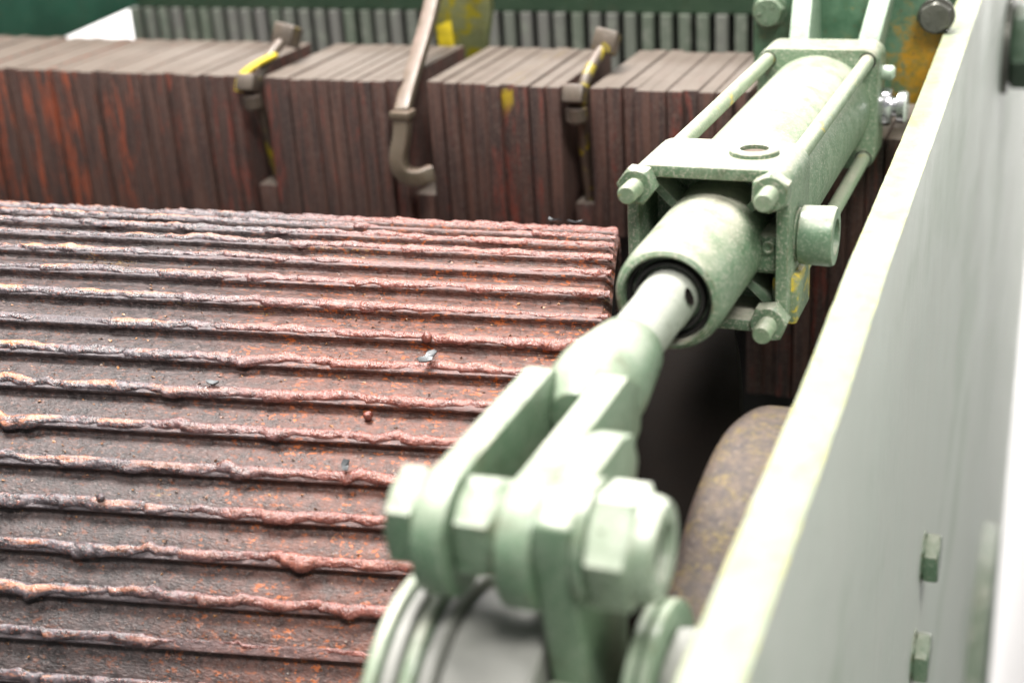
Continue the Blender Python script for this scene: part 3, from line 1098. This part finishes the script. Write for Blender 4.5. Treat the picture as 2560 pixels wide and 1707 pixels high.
# pivot shaft with stacked collar rings
ps = thing('pivot_shaft', 'thick grey pivot shaft with stacked rings under the clevis', 'shaft', cm @ Matrix.Translation((0.0165, -0.330, -0.100)))
obj('shaft', rod(-0.0335, 0.0045, 0.0535, 'X', 64, ch=0.0015), SHAFT, ps)
for k in range(4):
    x0 = -0.0640 + k * 0.0074
    r = 0.0600 - 0.0010 * k
    obj('collar_ring', lathe([(x0, 0.030), (x0, r - 0.0025), (x0 + 0.0012, r - 0.0004), (x0 + 0.0025, r), (x0 + 0.0048, r), (x0 + 0.0060, r - 0.0006), (x0 + 0.0068, r - 0.0028), (x0 + 0.0068, 0.030)], 'X', 72), SHAFT if k % 2 else GREEN_CLEAN, ps)

# ringed bush with square nut next to the side plate
bs = thing('end_bush', 'ringed bush with a large hex nut between lever and side plate', 'bush', cm @ Matrix.Translation((0.053, -0.318, -0.088)))
for k in range(2):
    obj('ring', lathe([(k * 0.006, 0.02), (k * 0.006, 0.0425), (k * 0.006 + 0.001, 0.0440), (k * 0.006 + 0.0045, 0.0440), (k * 0.006 + 0.0055, 0.0425), (k * 0.006 + 0.0055, 0.02)], 'X', 56), GREEN_CLEAN, bs)
obj('hex_nut', hexprism(0.0125, 0.0300, 0.066, 'X', rot=math.radians(28)), SHAFT, bs)

# ================================================================ RUSTY CURVED GUARD
gd = thing('curved_guard', 'rusty brown rounded casting specked with yellow beside the side plate', 'casting', loc=(-0.15, 0.6, 1.1))
gp = spline(wl(gd, (-0.142, 0.720, 1.120), (-0.143, 0.690, 1.134), (-0.146, 0.650, 1.140), (-0.148, 0.610, 1.130), (-0.150, 0.580, 1.108), (-0.152, 0.550, 1.085), (-0.152, 0.545, 1.04)), 8)
obj('casting', sweep(gp, lambda i: [(0.0225 * math.copysign(abs(math.cos(t)) ** 0.55, math.cos(t)), 0.019 * math.copysign(abs(math.sin(t)) ** 0.7, math.sin(t))) for t in [2 * math.pi * k / 28 for k in range(28)]]), GUARD, gd, ang=60)

# ================================================================ small debris on the roller
flake('scale_flake', -0.027, 0.47, 'dark curled scale flake on the roller, left of the rod end', 0.0052, FLAKE, 5, 0.006)
flake('scale_flake', 0.035, -0.30, 'long black scale flake on the roller crest near the cylinder', 0.0065, FLAKE, 6, 0.005)
flake('scale_flake', -0.068, 0.735, 'small black scale flake low on the roller near the clevis', 0.0045, FLAKE, 7, 0.005)
flake('slag_ball', -0.031, 0.405, 'rusty slag ball on the roller just above the curled flake', 0.0034, BEAD_MAT, 8, 0.003, True)
flake('slag_ball', -0.060, 0.61, 'small round rusty slag ball in a roller groove', 0.0030, BEAD_MAT, 9, -0.001, True)
flake('scale_flake', -0.16, 0.56, 'thin dark scale flake on a bead left of the slag balls', 0.0036, FLAKE, 12, 0.004)
flake('scale_flake', 0.052, -0.28, 'flat black flake at the right end of the roller crest', 0.0055, FLAKE, 13, 0.005)
flake('slag_ball', -0.215, 0.83, 'round slag ball on the lower left weld bead', 0.0028, BEAD_MAT, 14, 0.003, True)
flake('slag_ball', -0.300, 0.66, 'slag ball between two beads at the left picture edge', 0.0026, BEAD_MAT, 15, 0.001, True)

# loose rust grit lying in the grooves: nobody could count it
gb = B()
rg = random.Random(77)
for _ in range(2600):
    t = rg.uniform(-0.5, T1 - 0.004)
    k = rg.randint(-3, 17)
    q = rg.uniform(0.03, 0.62)
    th = PH - k * DTH - (1 - q) * DTH
    hq = float(np.interp(q, [a for a, _b in RIBP], [_b for a, _b in RIBP]))
    sz = rg.choice((0.00035, 0.0005, 0.0007, 0.0011)) * rg.uniform(0.7, 1.3)
    c = roller_pt(t, th, RR + hq + sz * 0.3)
    vs = []
    for _k in range(5):
        d = Vector((rg.gauss(0, 1), rg.gauss(0, 1), rg.gauss(0, 1))).normalized()
        vs.append(gb.verts.new(c + Vector((d.x * 1.5, d.y, d.z)) * sz))
    for f in ((0, 1, 2), (0, 2, 3), (0, 3, 1), (4, 2, 1), (4, 3, 2), (4, 1, 3)):
        gb.faces.new([vs[i] for i in f])


def mk_grit():
    n = NT("rust_grit")
    r = n.noise(n.pos(), 350, 2)
    c = n.mix(n.ramp(r, 0.45, 0.55), (0.10, 0.06, 0.045), (0.36, 0.17, 0.07))
    c = n.mix(n.ramp(n.noise(n.pos(), 900, 1), 0.62, 0.66), c, (0.45, 0.42, 0.40))
    return n.done(c, 0.5)


gro = obj('rust_grit', gb, mk_grit())
tag(gro, 'loose rust grit and fine scale lying in the grooves of the roller', 'grit', kind='stuff')
